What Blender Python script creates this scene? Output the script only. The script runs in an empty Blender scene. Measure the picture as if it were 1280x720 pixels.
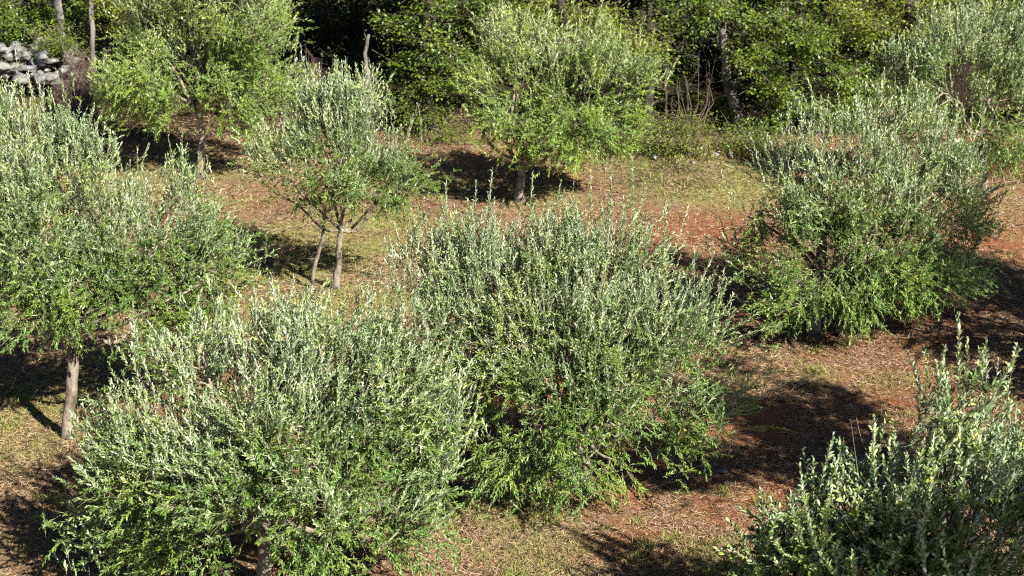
import bpy, math
import numpy as np
from mathutils import Vector

sc = bpy.context.scene
COL = sc.collection
rng = np.random.default_rng(11)
R = math.radians

# ------------------------------------------------------------------ camera geometry
CAM = np.array([0.0, 0.0, 8.4]); PITCH = R(20.0); FPX = 2000.0
FWD = np.array([0, math.cos(PITCH), -math.sin(PITCH)])
UPV = np.array([0, math.sin(PITCH), math.cos(PITCH)])

def ray(px, py):
    return FWD + np.array([1.0, 0, 0]) * (px - 640) / FPX + UPV * (360 - py) / FPX

def at(px, py, Y):
    """point seen towards (px,py) of the photograph, Y metres ahead of the camera"""
    d = ray(px, py)
    return CAM + d * (Y / d[1])

def scale_at(p):
    return FPX / float(np.dot(p - CAM, FWD))

MOUNDS = []
def gz(x, y):
    """ground height"""
    x = np.asarray(x, float); y = np.asarray(y, float)
    z = 0.045 * np.sin(0.9 * x + 0.5 * y) * np.sin(0.55 * y - 0.3 * x + 1.0)
    z = z + 0.02 * np.sin(2.3 * x - 1.1 * y) + 0.015 * np.sin(1.7 * x + 3.1 * y + 2)
    z = z + 0.75 * np.exp(-(((x + 10.6) / 2.6) ** 2 + ((y - 35.6) / 1.7) ** 2))      # bank under the rock heap
    z = z + 0.10 * np.exp(-(((x - 0.9) / 0.8) ** 2 + ((y - 16.7) / 0.8) ** 2))       # dug earth round a trunk
    for bx_, by_ in MOUNDS:
        z = z + .07 * np.exp(-((x - bx_) ** 2 + (y - by_) ** 2) / .12)
    return z

def ground_at(px, py):
    d = ray(px, py); z = 0.0
    for _ in range(12):
        t = (z - CAM[2]) / d[2]
        p = CAM + d * t
        z = float(gz(p[0], p[1]))
    return np.array([p[0], p[1], z])

SUN_EL = R(39); sh = np.array([-.67, .742]); az = math.atan2(-sh[0], -sh[1])      # where shadows fall; azimuth of the sun from +Y towards +X
sunward = np.array([-sh[0] * math.cos(SUN_EL), -sh[1] * math.cos(SUN_EL), math.sin(SUN_EL)])
MOUNDS += [tuple(ground_at(a, b)[:2]) for a, b in ((249, 221), (419, 361), (651, 251), (84, 546), (330, 735), (738, 613), (1020, 416), (1230, 245))]
# ------------------------------------------------------------------ materials
def nd(nt, typ, **kw):
    n = nt.nodes.new(typ)
    for k, v in kw.items():
        setattr(n, k, v)
    return n

def new_mat(name):
    m = bpy.data.materials.new(name); m.use_nodes = True
    nt = m.node_tree; nt.nodes.clear()
    out = nd(nt, 'ShaderNodeOutputMaterial')
    return m, nt, out

def ramp(nt, fac, stops):
    r = nd(nt, 'ShaderNodeValToRGB')
    els = r.color_ramp.elements
    while len(els) > 1:
        els.remove(els[-1])
    els[0].position = stops[0][0]; els[0].color = (*stops[0][1], 1)
    for p, c in stops[1:]:
        e = els.new(p); e.color = (*c, 1)
    if fac is not None:
        nt.links.new(fac, r.inputs[0])
    return r.outputs[0]

def mixc(nt, fac, a, b, typ='MIX'):
    m = nd(nt, 'ShaderNodeMix', data_type='RGBA', blend_type=typ)
    L = nt.links
    for s, v in ((m.inputs[0], fac), (m.inputs[6], a), (m.inputs[7], b)):
        if isinstance(v, (int, float)):
            s.default_value = v
        elif isinstance(v, tuple):
            s.default_value = (*v, 1)
        else:
            L.new(v, s)
    return m.outputs[2]

def leaf_mat(name, tops, unders, trans, tfac=0.22, rough=0.42, spec=0.5):
    m, nt, out = new_mat(name); L = nt.links
    g = nd(nt, 'ShaderNodeNewGeometry')
    n = len(tops)
    ct = ramp(nt, g.outputs['Random Per Island'], [(i / max(1, n - 1), c) for i, c in enumerate(tops)])
    n = len(unders)
    cu = ramp(nt, g.outputs['Random Per Island'], [(i / max(1, n - 1), c) for i, c in enumerate(unders)])
    tc = nd(nt, 'ShaderNodeTexCoord')
    nz = nd(nt, 'ShaderNodeTexNoise'); nz.inputs['Scale'].default_value = 1.7; nz.inputs['Detail'].default_value = 3
    L.new(tc.outputs['Object'], nz.inputs[0])
    ct = mixc(nt, 1.0, ct, ramp(nt, nz.outputs[0], [(0.35, (0.70, 0.80, 0.90)), (0.5, (1, 1, 1)), (0.66, (1.30, 1.15, 0.80))]), 'MULTIPLY')
    c = mixc(nt, g.outputs['Backfacing'], ct, cu)
    b = nd(nt, 'ShaderNodeBsdfPrincipled')
    L.new(c, b.inputs['Base Color']); b.inputs['Roughness'].default_value = rough
    b.inputs['Specular IOR Level'].default_value = spec
    t = nd(nt, 'ShaderNodeBsdfTranslucent'); t.inputs['Color'].default_value = (*trans, 1)
    mx = nd(nt, 'ShaderNodeMixShader'); mx.inputs[0].default_value = tfac
    L.new(b.outputs[0], mx.inputs[1]); L.new(t.outputs[0], mx.inputs[2])
    L.new(mx.outputs[0], out.inputs[0])
    return m

def bark_mat(name, c0, c1, c2, sc_=9.0, bump=0.6):
    m, nt, out = new_mat(name); L = nt.links
    tc = nd(nt, 'ShaderNodeTexCoord')
    mp = nd(nt, 'ShaderNodeMapping'); mp.inputs['Scale'].default_value = (1, 1, 0.3)
    L.new(tc.outputs['Object'], mp.inputs[0])
    n1 = nd(nt, 'ShaderNodeTexNoise'); n1.inputs['Scale'].default_value = sc_ * 2.2; n1.inputs['Detail'].default_value = 7
    n1.inputs['Roughness'].default_value = 0.7
    L.new(mp.outputs[0], n1.inputs[0])
    n2 = nd(nt, 'ShaderNodeTexNoise'); n2.inputs['Scale'].default_value = sc_ * 0.55; n2.inputs['Detail'].default_value = 4
    L.new(tc.outputs['Object'], n2.inputs[0])
    c = ramp(nt, n1.outputs[0], [(0.33, c0), (0.5, c1), (0.68, c2)])
    c = mixc(nt, ramp(nt, n2.outputs[0], [(0.5, (0, 0, 0)), (0.62, (1, 1, 1))]), c, c0)
    b = nd(nt, 'ShaderNodeBsdfPrincipled'); b.inputs['Roughness'].default_value = 0.9
    b.inputs['Specular IOR Level'].default_value = 0.15
    L.new(c, b.inputs['Base Color'])
    bp = nd(nt, 'ShaderNodeBump'); bp.inputs['Strength'].default_value = bump; bp.inputs['Distance'].default_value = 0.02
    L.new(n1.outputs[0], bp.inputs['Height']); L.new(bp.outputs[0], b.inputs['Normal'])
    L.new(b.outputs[0], out.inputs[0])
    return m

def flat_island_mat(name, cols, rough=0.8, tfac=0.0, trans=(0.2, 0.2, 0.1)):
    m, nt, out = new_mat(name); L = nt.links
    g = nd(nt, 'ShaderNodeNewGeometry')
    c = ramp(nt, g.outputs['Random Per Island'], [(i / max(1, len(cols) - 1), k) for i, k in enumerate(cols)])
    b = nd(nt, 'ShaderNodeBsdfPrincipled'); b.inputs['Roughness'].default_value = rough
    b.inputs['Specular IOR Level'].default_value = 0.25
    L.new(c, b.inputs['Base Color'])
    if tfac:
        t = nd(nt, 'ShaderNodeBsdfTranslucent'); t.inputs['Color'].default_value = (*trans, 1)
        mx = nd(nt, 'ShaderNodeMixShader'); mx.inputs[0].default_value = tfac
        L.new(b.outputs[0], mx.inputs[1]); L.new(t.outputs[0], mx.inputs[2]); L.new(mx.outputs[0], out.inputs[0])
    else:
        L.new(b.outputs[0], out.inputs[0])
    return m

M = {}
M['olive'] = leaf_mat('olive_leaf_silver',
    [(0.055, 0.115, 0.020), (0.110, 0.200, 0.034), (0.175, 0.275, 0.052), (0.085, 0.175, 0.027), (0.145, 0.235, 0.048)],
    [(0.30, 0.40, 0.20), (0.42, 0.50, 0.29), (0.36, 0.45, 0.24), (0.48, 0.55, 0.35)], (0.26, 0.42, 0.05), 0.14)
M['olive_warm'] = leaf_mat('olive_leaf_warm',
    [(0.085, 0.160, 0.020), (0.160, 0.270, 0.038), (0.22, 0.335, 0.055), (0.13, 0.240, 0.030), (0.20, 0.29, 0.070)],
    [(0.33, 0.42, 0.17), (0.42, 0.50, 0.22), (0.37, 0.46, 0.19), (0.46, 0.52, 0.26)], (0.32, 0.44, 0.05), 0.17)
M['young'] = leaf_mat('olive_leaf_young', [(0.20, 0.29, 0.115), (0.34, 0.43, 0.21), (0.27, 0.36, 0.16)],
    [(0.38, 0.46, 0.32), (0.48, 0.54, 0.41), (0.54, 0.59, 0.47)], (0.26, 0.36, 0.10), 0.12)
M['young_warm'] = leaf_mat('olive_leaf_young_warm', [(0.21, 0.29, 0.075), (0.29, 0.37, 0.11), (0.25, 0.33, 0.09)],
    [(0.40, 0.46, 0.27), (0.47, 0.52, 0.33), (0.50, 0.53, 0.36)], (0.30, 0.40, 0.07), 0.15)
M['yellow'] = flat_island_mat('olive_leaf_yellowed', [(0.55, 0.40, 0.04), (0.62, 0.50, 0.08), (0.45, 0.25, 0.07)], 0.5, 0.25, (0.5, 0.4, 0.05))
M['wood'] = leaf_mat('woodland_leaf',
    [(0.050, 0.105, 0.010), (0.10, 0.175, 0.015), (0.155, 0.235, 0.022), (0.070, 0.135, 0.012)],
    [(0.085, 0.12, 0.035), (0.11, 0.15, 0.045), (0.14, 0.17, 0.05), (0.10, 0.14, 0.04)], (0.20, 0.28, 0.02), 0.25, 0.45)
M['wood_yellow'] = leaf_mat('woodland_leaf_yellowing',
    [(0.08, 0.135, 0.013), (0.15, 0.21, 0.019), (0.21, 0.255, 0.030), (0.11, 0.175, 0.016)],
    [(0.13, 0.16, 0.045), (0.17, 0.19, 0.055), (0.19, 0.20, 0.06), (0.15, 0.18, 0.05)], (0.30, 0.32, 0.02), 0.28, 0.45)
M['wood_shade'] = leaf_mat('woodland_leaf_shaded',
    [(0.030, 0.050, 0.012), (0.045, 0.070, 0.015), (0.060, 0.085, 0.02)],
    [(0.05, 0.07, 0.025), (0.06, 0.08, 0.03), (0.07, 0.09, 0.03)], (0.06, 0.09, 0.01), 0.12, 0.55)  # darker copy of the woodland leaf: shade inside the wood put into its colour
M['bark'] = bark_mat('olive_bark', (0.10, 0.085, 0.065), (0.24, 0.21, 0.165), (0.34, 0.30, 0.24))
M['twig'] = flat_island_mat('olive_twig', [(0.20, 0.19, 0.13), (0.30, 0.27, 0.20), (0.24, 0.23, 0.14)], 0.8)
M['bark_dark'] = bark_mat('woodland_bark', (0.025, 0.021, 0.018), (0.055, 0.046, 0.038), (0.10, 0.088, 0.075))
M['bark_pale'] = bark_mat('dead_bark', (0.07, 0.065, 0.06), (0.18, 0.17, 0.155), (0.34, 0.32, 0.29), 7)
M['dead_twig'] = flat_island_mat('dead_twig', [(0.09, 0.065, 0.055), (0.15, 0.11, 0.09), (0.21, 0.17, 0.14)], 0.9)
M['straw'] = flat_island_mat('dry_straw', [(0.32, 0.215, 0.125), (0.48, 0.36, 0.225), (0.19, 0.10, 0.058), (0.40, 0.285, 0.17), (0.11, 0.052, 0.032), (0.56, 0.45, 0.30)], 0.75)
M['grass'] = flat_island_mat('green_grass', [(0.18, 0.25, 0.035), (0.27, 0.31, 0.065), (0.42, 0.40, 0.15), (0.14, 0.21, 0.035), (0.48, 0.43, 0.20)], 0.6, 0.25, (0.25, 0.32, 0.04))
M['browngrass'] = flat_island_mat('brown_grass', [(0.15, 0.095, 0.035), (0.22, 0.15, 0.055), (0.30, 0.24, 0.11), (0.12, 0.13, 0.03), (0.10, 0.06, 0.03)], 0.7, 0.2, (0.35, 0.2, 0.06))

def stone_mat():
    m, nt, out = new_mat('limestone'); L = nt.links
    tc = nd(nt, 'ShaderNodeTexCoord')
    n1 = nd(nt, 'ShaderNodeTexNoise'); n1.inputs['Scale'].default_value = 5; n1.inputs['Detail'].default_value = 9; n1.inputs['Roughness'].default_value = 0.7
    L.new(tc.outputs['Object'], n1.inputs[0])
    v = nd(nt, 'ShaderNodeTexVoronoi'); v.feature = 'DISTANCE_TO_EDGE'; v.inputs['Scale'].default_value = 5
    L.new(n1.outputs[1], v.inputs[0])
    c = ramp(nt, n1.outputs[0], [(0.3, (0.045, 0.045, 0.045)), (0.45, (0.13, 0.132, 0.13)), (0.6, (0.24, 0.24, 0.235)), (0.74, (0.40, 0.395, 0.38))])
    b = nd(nt, 'ShaderNodeBsdfPrincipled'); b.inputs['Roughness'].default_value = 0.9; b.inputs['Specular IOR Level'].default_value = 0.2
    L.new(c, b.inputs['Base Color'])
    bp = nd(nt, 'ShaderNodeBump'); bp.inputs['Strength'].default_value = 0.8; bp.inputs['Distance'].default_value = 0.03
    L.new(n1.outputs[0], bp.inputs['Height']); L.new(bp.outputs[0], b.inputs['Normal'])
    L.new(b.outputs[0], out.inputs[0])
    return m
M['stone'] = stone_mat()

def ground_mat():
    m, nt, out = new_mat('grove_ground'); L = nt.links
    tc = nd(nt, 'ShaderNodeTexCoord'); P = tc.outputs['Object']
    def noise(s, d=6, r=0.6):
        n = nd(nt, 'ShaderNodeTexNoise'); n.inputs['Scale'].default_value = s; n.inputs['Detail'].default_value = d
        n.inputs['Roughness'].default_value = r; L.new(P, n.inputs[0]); return n.outputs[0]
    fine = noise(38, 8, 0.75); mid = noise(6, 6, 0.65); big = noise(1.1, 4, 0.6)
    soil = ramp(nt, fine, [(0.28, (0.11, 0.042, 0.022)), (0.5, (0.28, 0.112, 0.055)), (0.72, (0.40, 0.19, 0.105))])
    dry = ramp(nt, fine, [(0.28, (0.10, 0.052, 0.03)), (0.48, (0.24, 0.15, 0.085)), (0.70, (0.40, 0.285, 0.18))])
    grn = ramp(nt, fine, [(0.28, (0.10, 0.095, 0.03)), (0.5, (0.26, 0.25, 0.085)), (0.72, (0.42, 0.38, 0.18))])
    ar = nd(nt, 'ShaderNodeAttribute'); ar.attribute_name = 'red_earth'
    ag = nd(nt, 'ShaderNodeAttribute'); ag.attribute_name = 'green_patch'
    def mask(attr, nz, lo, hi):
        a = nd(nt, 'ShaderNodeMath', operation='ADD'); L.new(attr.outputs['Fac'], a.inputs[0]); L.new(nz, a.inputs[1])
        return ramp(nt, a.outputs[0], [(lo, (0, 0, 0)), (hi, (1, 1, 1))])
    hf = nd(nt, 'ShaderNodeMath', operation='MULTIPLY'); hf.inputs[1].default_value = 0.5; L.new(mid, hf.inputs[0])
    hb = nd(nt, 'ShaderNodeMath', operation='MULTIPLY'); hb.inputs[1].default_value = 0.5; L.new(big, hb.inputs[0])
    hs = nd(nt, 'ShaderNodeMath', operation='ADD'); L.new(hf.outputs[0], hs.inputs[0]); L.new(hb.outputs[0], hs.inputs[1])
    c = mixc(nt, mask(ar, hs.outputs[0], 0.52, 0.95), dry, soil)
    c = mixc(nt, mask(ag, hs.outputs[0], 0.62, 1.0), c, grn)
    al = nd(nt, 'ShaderNodeAttribute'); al.attribute_name = 'mould_and_shade'
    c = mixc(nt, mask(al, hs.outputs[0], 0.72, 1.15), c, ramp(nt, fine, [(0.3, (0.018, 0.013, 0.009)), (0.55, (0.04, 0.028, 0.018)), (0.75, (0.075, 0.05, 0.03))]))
    b = nd(nt, 'ShaderNodeBsdfPrincipled'); b.inputs['Roughness'].default_value = 0.95; b.inputs['Specular IOR Level'].default_value = 0.1
    L.new(c, b.inputs['Base Color'])
    bp = nd(nt, 'ShaderNodeBump'); bp.inputs['Strength'].default_value = 1.0; bp.inputs['Distance'].default_value = 0.05
    ad = nd(nt, 'ShaderNodeMath', operation='ADD'); L.new(fine, ad.inputs[0]); L.new(mid, ad.inputs[1])
    L.new(ad.outputs[0], bp.inputs['Height']); L.new(bp.outputs[0], b.inputs['Normal'])
    L.new(b.outputs[0], out.inputs[0])
    return m
M['ground'] = ground_mat()

# ------------------------------------------------------------------ mesh helpers
class MB:
    """collects vertices and faces (with material slots) into one mesh"""
    def __init__(self):
        self.V = []; self.F = []; self.n = 0
    def add(self, V, F, mi=0):
        V = np.asarray(V, float).reshape(-1, 3); F = np.asarray(F, np.int64)
        self.V.append(V); self.F.append((F + self.n, mi)); self.n += len(V)
    def build(self, name, mats, parent=None, loc=None, smooth=False, kind=None):
        me = bpy.data.meshes.new(name)
        V = np.concatenate(self.V)
        me.vertices.add(len(V)); me.vertices.foreach_set('co', V.astype(np.float32).ravel())
        li = np.concatenate([f.ravel() for f, _ in self.F])
        tot = np.concatenate([np.full(len(f), f.shape[1]) for f, _ in self.F])
        mi = np.concatenate([np.full(len(f), k) for f, k in self.F])
        me.loops.add(len(li)); me.loops.foreach_set('vertex_index', li.astype(np.int32))
        me.polygons.add(len(tot))
        st = np.concatenate([[0], np.cumsum(tot)[:-1]])
        me.polygons.foreach_set('loop_start', st.astype(np.int32))
        me.polygons.foreach_set('material_index', mi.astype(np.int32))
        if smooth:
            me.polygons.foreach_set('use_smooth', np.ones(len(tot), bool))
        me.update(calc_edges=True)
        for m in mats:
            me.materials.append(m)
        o = bpy.data.objects.new(name, me); COL.objects.link(o)
        if parent is not None:
            o.parent = parent
        if loc is not None:
            o.location = Vector([float(v) for v in loc])
        if kind:
            o['kind'] = kind
        return o

def unit(a):
    return a / (np.linalg.norm(a, axis=-1, keepdims=True) + 1e-9)

def frames(T):
    """two unit vectors square to each row of T"""
    ref = np.where(np.abs(T[:, 2:3]) > 0.9, np.array([[1.0, 0, 0]]), np.array([[0, 0, 1.0]]))
    A = unit(np.cross(T, ref)); B = np.cross(T, A)
    return A, B

def tube(mb, pts, rad, sides=8, mi=0, wob=0.0, knot=0.0):
    pts = np.asarray(pts, float); rad = np.asarray(rad, float); n = len(pts)
    T = unit(np.gradient(pts, axis=0)); A, B = frames(T)
    for i in range(1, n):                                   # keep the frame from twisting
        a = A[i - 1] - T[i] * np.dot(A[i - 1], T[i]); a /= np.linalg.norm(a) + 1e-9
        A[i] = a; B[i] = np.cross(T[i], a)
    th = np.arange(sides) * 2 * math.pi / sides
    rr = rad[:, None] * (1 + wob * rng.normal(size=(n, sides)))
    if knot:                                                # fluted, gnarled stem
        zz = np.arange(n)[:, None]; a_ = rng.uniform(0, 6.28, 6)
        rr = rr * (1 + knot * (np.sin(2 * th + a_[0] + .25 * zz) + .7 * np.sin(3 * th + a_[1] - .4 * zz) + .5 * np.sin(5 * th + a_[2] + .9 * zz) + .6 * np.sin(.8 * zz + a_[3] + th)))
    V = pts[:, None, :] + rr[..., None] * (np.cos(th)[None, :, None] * A[:, None, :] + np.sin(th)[None, :, None] * B[:, None, :])
    V = V.reshape(-1, 3)
    i = np.arange(n - 1)[:, None] * sides; j = np.arange(sides)[None, :]; k = (j + 1) % sides
    F = np.stack([i + j, i + k, i + sides + k, i + sides + j], -1).reshape(-1, 4)
    mb.add(V, F, mi)
    mb.add(pts[-1:] + T[-1:] * rad[-1] * 0.8, np.zeros((0, 3), int), mi)
    tip = mb.n - 1; base = tip - sides
    mb.F.append((np.array([[base + q, base + (q + 1) % sides, tip] for q in range(sides)]), mi))

def curve(p0, p1, n, sag=0.0, wig=0.05, lift=0.0):
    """a wandering line from p0 to p1"""
    p0 = np.asarray(p0, float); p1 = np.asarray(p1, float)
    t = np.linspace(0, 1, n)[:, None]
    L = np.linalg.norm(p1 - p0)
    P = p0 + (p1 - p0) * t
    P[:, 2:3] += L * (sag * np.sin(math.pi * t) + lift * (t ** 2 - t))
    a, b, c = rng.normal(size=(3, 3)) * wig * L
    P += a * np.sin(math.pi * t) + b * np.sin(2 * math.pi * t) * 0.6 + c * np.sin(3 * math.pi * t) * 0.35
    return P

def prisms(mb, P, rad, mi=0):
    """many thin three-sided stems at once: P (N,K,3)"""
    N, K, _ = P.shape
    T = unit(P[:, -1] - P[:, 0]); A, B = frames(T)
    th = np.arange(3) * 2 * math.pi / 3
    off = np.cos(th)[None, :, None] * A[:, None, :] + np.sin(th)[None, :, None] * B[:, None, :]
    taper = np.linspace(1, 0.35, K)
    V = P[:, :, None, :] + off[:, None] * (np.asarray(rad).reshape(-1, 1, 1, 1) * taper[None, :, None, None])
    base = (np.arange(N) * K * 3)[:, None, None]; i = (np.arange(K - 1) * 3)[None, :, None]
    j = np.arange(3)[None, None, :]; k = (j + 1) % 3
    F = np.stack([base + i + j, base + i + k, base + i + 3 + k, base + i + 3 + j], -1).reshape(-1, 4)
    mb.add(V.reshape(-1, 3), F, mi)

def leaves(mb, P, L, Nn, ln, wd, mi=0, fine=True):
    """leaf blades: base P, direction L, upper-side normal Nn"""
    W = np.cross(L, Nn)
    ln = np.asarray(ln)[:, None]; wd = np.asarray(wd)[:, None]
    n = len(P)
    if fine:
        fold = 0.22
        V = np.stack([P,
                      P + L * ln * 0.30 + W * wd * 0.46 + Nn * wd * fold,
                      P + L * ln * 0.68 + W * wd * 0.40 + Nn * wd * fold,
                      P + L * ln - Nn * ln * 0.05,
                      P + L * ln * 0.68 - W * wd * 0.40 + Nn * wd * fold,
                      P + L * ln * 0.30 - W * wd * 0.46 + Nn * wd * fold], 1)
        b = (np.arange(n) * 6)[:, None]
        F = np.concatenate([b + np.array([[0, 3, 2, 1]]), b + np.array([[0, 5, 4, 3]])])
        # winding: make the face normal follow Nn
        F = F[:, ::-1]
    else:
        V = np.stack([P, P + L * ln * 0.45 + W * wd * 0.5, P + L * ln, P + L * ln * 0.45 - W * wd * 0.5], 1)
        b = (np.arange(n) * 4)[:, None]
        F = b + np.array([[0, 1, 2, 3]])
    # W = L x N ; (base->W side->tip) has normal W x L = N
    mb.add(V.reshape(-1, 3), F, mi)

# ------------------------------------------------------------------ tagging
def tag(o, label=None, cat=None, group=None, kind=None):
    if label: o['label'] = label
    if cat: o['category'] = cat
    if group: o['group'] = group
    if kind: o['kind'] = kind
    return o

def empty(name, loc):
    o = bpy.data.objects.new(name, None); COL.objects.link(o)
    o.location = Vector([float(v) for v in loc]); o.empty_display_size = 0.3
    return o

def copy_tree(o, loc, rz=0.0, s=1.0):
    c = o.copy(); COL.objects.link(c); c.location = Vector([float(v) for v in loc]); c.rotation_euler = (0, 0, rz); c.scale = (s, s, s)
    for ch in list(o.children):
        d = ch.copy(); COL.objects.link(d); d.parent = c
    return c

# ------------------------------------------------------------------ olive trees
def inside(lobes, p):
    """smallest normalised distance of points p to the lobes"""
    d = np.full(len(p), 9.0)
    for c, r in lobes:
        d = np.minimum(d, np.linalg.norm((p - c) / r, axis=1))
    return d

def olive(label, base_px, fork_px, lobes_px, nleaf, ln, wd, trunk_r, mat='olive', fine=True, group='olive trees of the grove',
          base=None, stub=None, second=None, up=1.0, leader=0.16, cut_y=None, twig_=.03, yellow=0.002, clump_r=0.15, extra=None, low=0.05, gap=640, seed=0):
    global rng
    rng = np.random.default_rng(sum(map(ord, label)) + seed)
    base = ground_at(*base_px) if base is None else np.asarray(base, float)
    Y0 = base[1]
    root = tag(empty('olive_tree', base), label, 'tree', group)
    lobes = []
    for (px, py, rx, ry, dy) in lobes_px:
        c = at(px, py, Y0 + dy); s = scale_at(c)
        rx_, rz_ = .93 * rx / s, .93 * ry / s / 0.95
        lobes.append((c - base, np.array([rx_, (rx_ + rz_) * 0.5, rz_])))
    C = np.mean([c for c, r in lobes], 0)
    zlo = min(c[2] - r[2] for c, r in lobes); zhi = max(c[2] + r[2] for c, r in lobes)
    fork = at(fork_px[0], fork_px[1], Y0 + (fork_px[2] if len(fork_px) > 2 else 0)) - base
    # trunk
    mb = MB()
    P = curve((0, 0, -0.06), fork, 26, wig=twig_)
    t = np.linspace(0, 1, 26)
    rad = trunk_r * (1 - 0.25 * t + 0.5 * np.exp(-t * 14))
    tube(mb, P, rad, 18, wob=0.03, knot=.07)
    tr = mb.build('trunk', [M['bark']], root, smooth=True)
    if second:
        b2 = ground_at(*second[0]) - base; f2 = at(*second[1], Y0) - base
        mb = MB(); P2 = curve(b2 + (0, 0, -0.05), f2, 12, wig=0.03)
        tube(mb, P2, trunk_r * second[2] * (1 - 0.3 * np.linspace(0, 1, 12)), 12, wob=0.03, knot=.06)
        mb.build('trunk', [M['bark']], root, smooth=True)
    # limbs, one mesh each
    skel = [P[-3:]]
    for c, r in lobes:
        mb = MB()
        tgt = c + np.array([0, 0, 0.25]) * r
        Lp = curve(fork - (P[-1] - P[-2]) * rng.uniform(0, 1), tgt, 12, wig=0.07, lift=rng.uniform(0.1, 0.4))
        tube(mb, Lp, trunk_r * np.linspace(0.5, 0.10, 12), 8, wob=0.05, knot=.06)
        mb.build('limb', [M['bark']], root, smooth=True)
        skel.append(Lp[3:])
    skel = np.concatenate(skel)
    # clumps
    area = np.array([r[0] * r[1] + r[1] * r[2] + r[0] * r[2] for c, r in lobes])
    ncl = max(40, nleaf // gap)
    cen = []
    while len(cen) < ncl:
        k = rng.choice(len(lobes), p=area / area.sum())
        c, r = lobes[k]
        d = rng.normal(size=3); d /= np.linalg.norm(d)
        f = 0.35 + 0.62 * rng.random() ** 0.55
        p = c + d * r * f
        if inside(lobes, p[None])[0] < 0.42 and rng.random() < 0.65:
            continue
        if p[2] < 0.12:
            continue
        cen.append(p)
    cen = np.array(cen)
    # branches out to the clumps
    cr = MB()
    for p in cen:
        d = np.linalg.norm(skel - p, axis=1) + 0.8 * np.maximum(0, skel[:, 2] - p[2])
        q = skel[np.argmin(d)]
        if np.linalg.norm(p - q) > 0.12:
            m_ = 7; bp = curve(q, p, m_, wig=0.09, lift=rng.uniform(0, 0.35))
            r0 = min(0.016, 0.006 + 0.008 * np.linalg.norm(p - q))
            tube(cr, bp, np.linspace(r0, 0.004, m_), 5, mi=1)
    # shoots
    per = rng.uniform(0.25, 1.8, ncl); per = per / per.sum()
    spacing = ln * 0.42
    ln, wd, nleaf = ln * 0.94, wd * 1.02, int(nleaf * 1.22)
    mean_len = 0.27
    nsh = int(nleaf / (2 * mean_len / spacing))
    idx = rng.choice(ncl, nsh, p=per)
    B = cen[idx] + rng.normal(size=(nsh, 3)) * clump_r * 1.05
    hz = (B[:, 2] - zlo) / (zhi - zlo)
    outv = unit(B - C + np.array([0, 0, 0.15])) * 0.65
    # outward of own lobe
    best = np.full(nsh, 9.0); lo = np.zeros((nsh, 3))
    for c, r in lobes:
        dd = np.linalg.norm((B - c) / r, axis=1); sel = dd < best
        best[sel] = dd[sel]; lo[sel] = ((B - c) / r)[sel]
    cdir = rng.normal(size=(ncl, 3)) * 0.5; csl = rng.uniform(.68, 1.3, ncl)
    D = outv + cdir[idx] + 0.45 * unit(lo) + rng.normal(size=(nsh, 3)) * 0.55
    D[:, 2] += up * (low + (0.8 - low) * hz)
    D = unit(D)
    SL = rng.uniform(0.13, 0.35, nsh) * csl[idx]
    ld = (rng.random(nsh) < leader * np.clip(hz * 1.6 - 0.35, 0, 1))
    SL[ld] *= rng.uniform(1.3, 1.9, ld.sum())
    D[ld] = unit(D[ld] * 0.55 + np.array([0, 0, 0.9]) * up + rng.normal(size=(ld.sum(), 3)) * 0.08)
    B = B - D * SL[:, None] * 0.45
    bend = rng.normal(size=(nsh, 3)) * 0.10
    bend[:, 2] += (low - 0.07 + (0.27 - low) * np.clip((hz - .12) / .5, 0, 1)) * up
    dr = (rng.random(nsh) < .09) & (hz < .75)                               # some twigs hang
    bend[dr] += np.array([0, 0, -.42]) * rng.uniform(.5, 1.2, (dr.sum(), 1)); SL[dr] *= 1.25
    if extra:
        for (px, py, qx, qy, dy) in extra:                       # single long shoots seen against what is behind
            a = at(px, py, Y0 + dy) - base; b_ = at(qx, qy, Y0 + dy) - base
            B = np.vstack([B, a]); v = b_ - a; l_ = np.linalg.norm(v)
            D = np.vstack([D, v / l_]); SL = np.append(SL, l_); bend = np.vstack([bend, rng.normal(size=3) * 0.04])
            q = skel[np.argmin(np.linalg.norm(skel - a, axis=1))]
            tube(cr, curve(q, a, 8, wig=0.05), np.linspace(0.014, 0.006, 8), 5, mi=1)
        nsh = len(SL)
    hz_all = np.append(hz, np.ones(nsh - len(hz)))
    def pos(i, s):
        return B[i] + D[i] * s[:, None] + bend[i] * (s ** 2)[:, None] / np.maximum(SL[i], .2)[:, None]
    K = 5
    tt = np.linspace(0, 1, K)
    stem = np.stack([pos(np.arange(nsh), SL * a) for a in tt], 1)
    prisms(cr, stem, rng.uniform(0.0022, 0.0038, nsh), 1)
    # leaves in crossed pairs
    nn = np.maximum(3, (SL / spacing).astype(int))
    sid = np.repeat(np.arange(nsh), nn)
    start = np.concatenate([[0], np.cumsum(nn)[:-1]])
    ordn = np.arange(len(sid)) - np.repeat(start, nn)
    f = (ordn + 0.6) / np.repeat(nn, nn)
    s = (0.12 + 0.88 * f) * SL[sid]
    p0 = pos(sid, s)
    T = unit(D[sid] + 2 * bend[sid] * (s / np.maximum(SL[sid], .2))[:, None])
    A, Bv = frames(T)
    phi0 = rng.uniform(0, 6.28, nsh)[sid] + ordn * (math.pi / 2) + rng.normal(size=len(sid)) * .5
    Pl, Ll, Nl, sz = [], [], [], []
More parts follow.
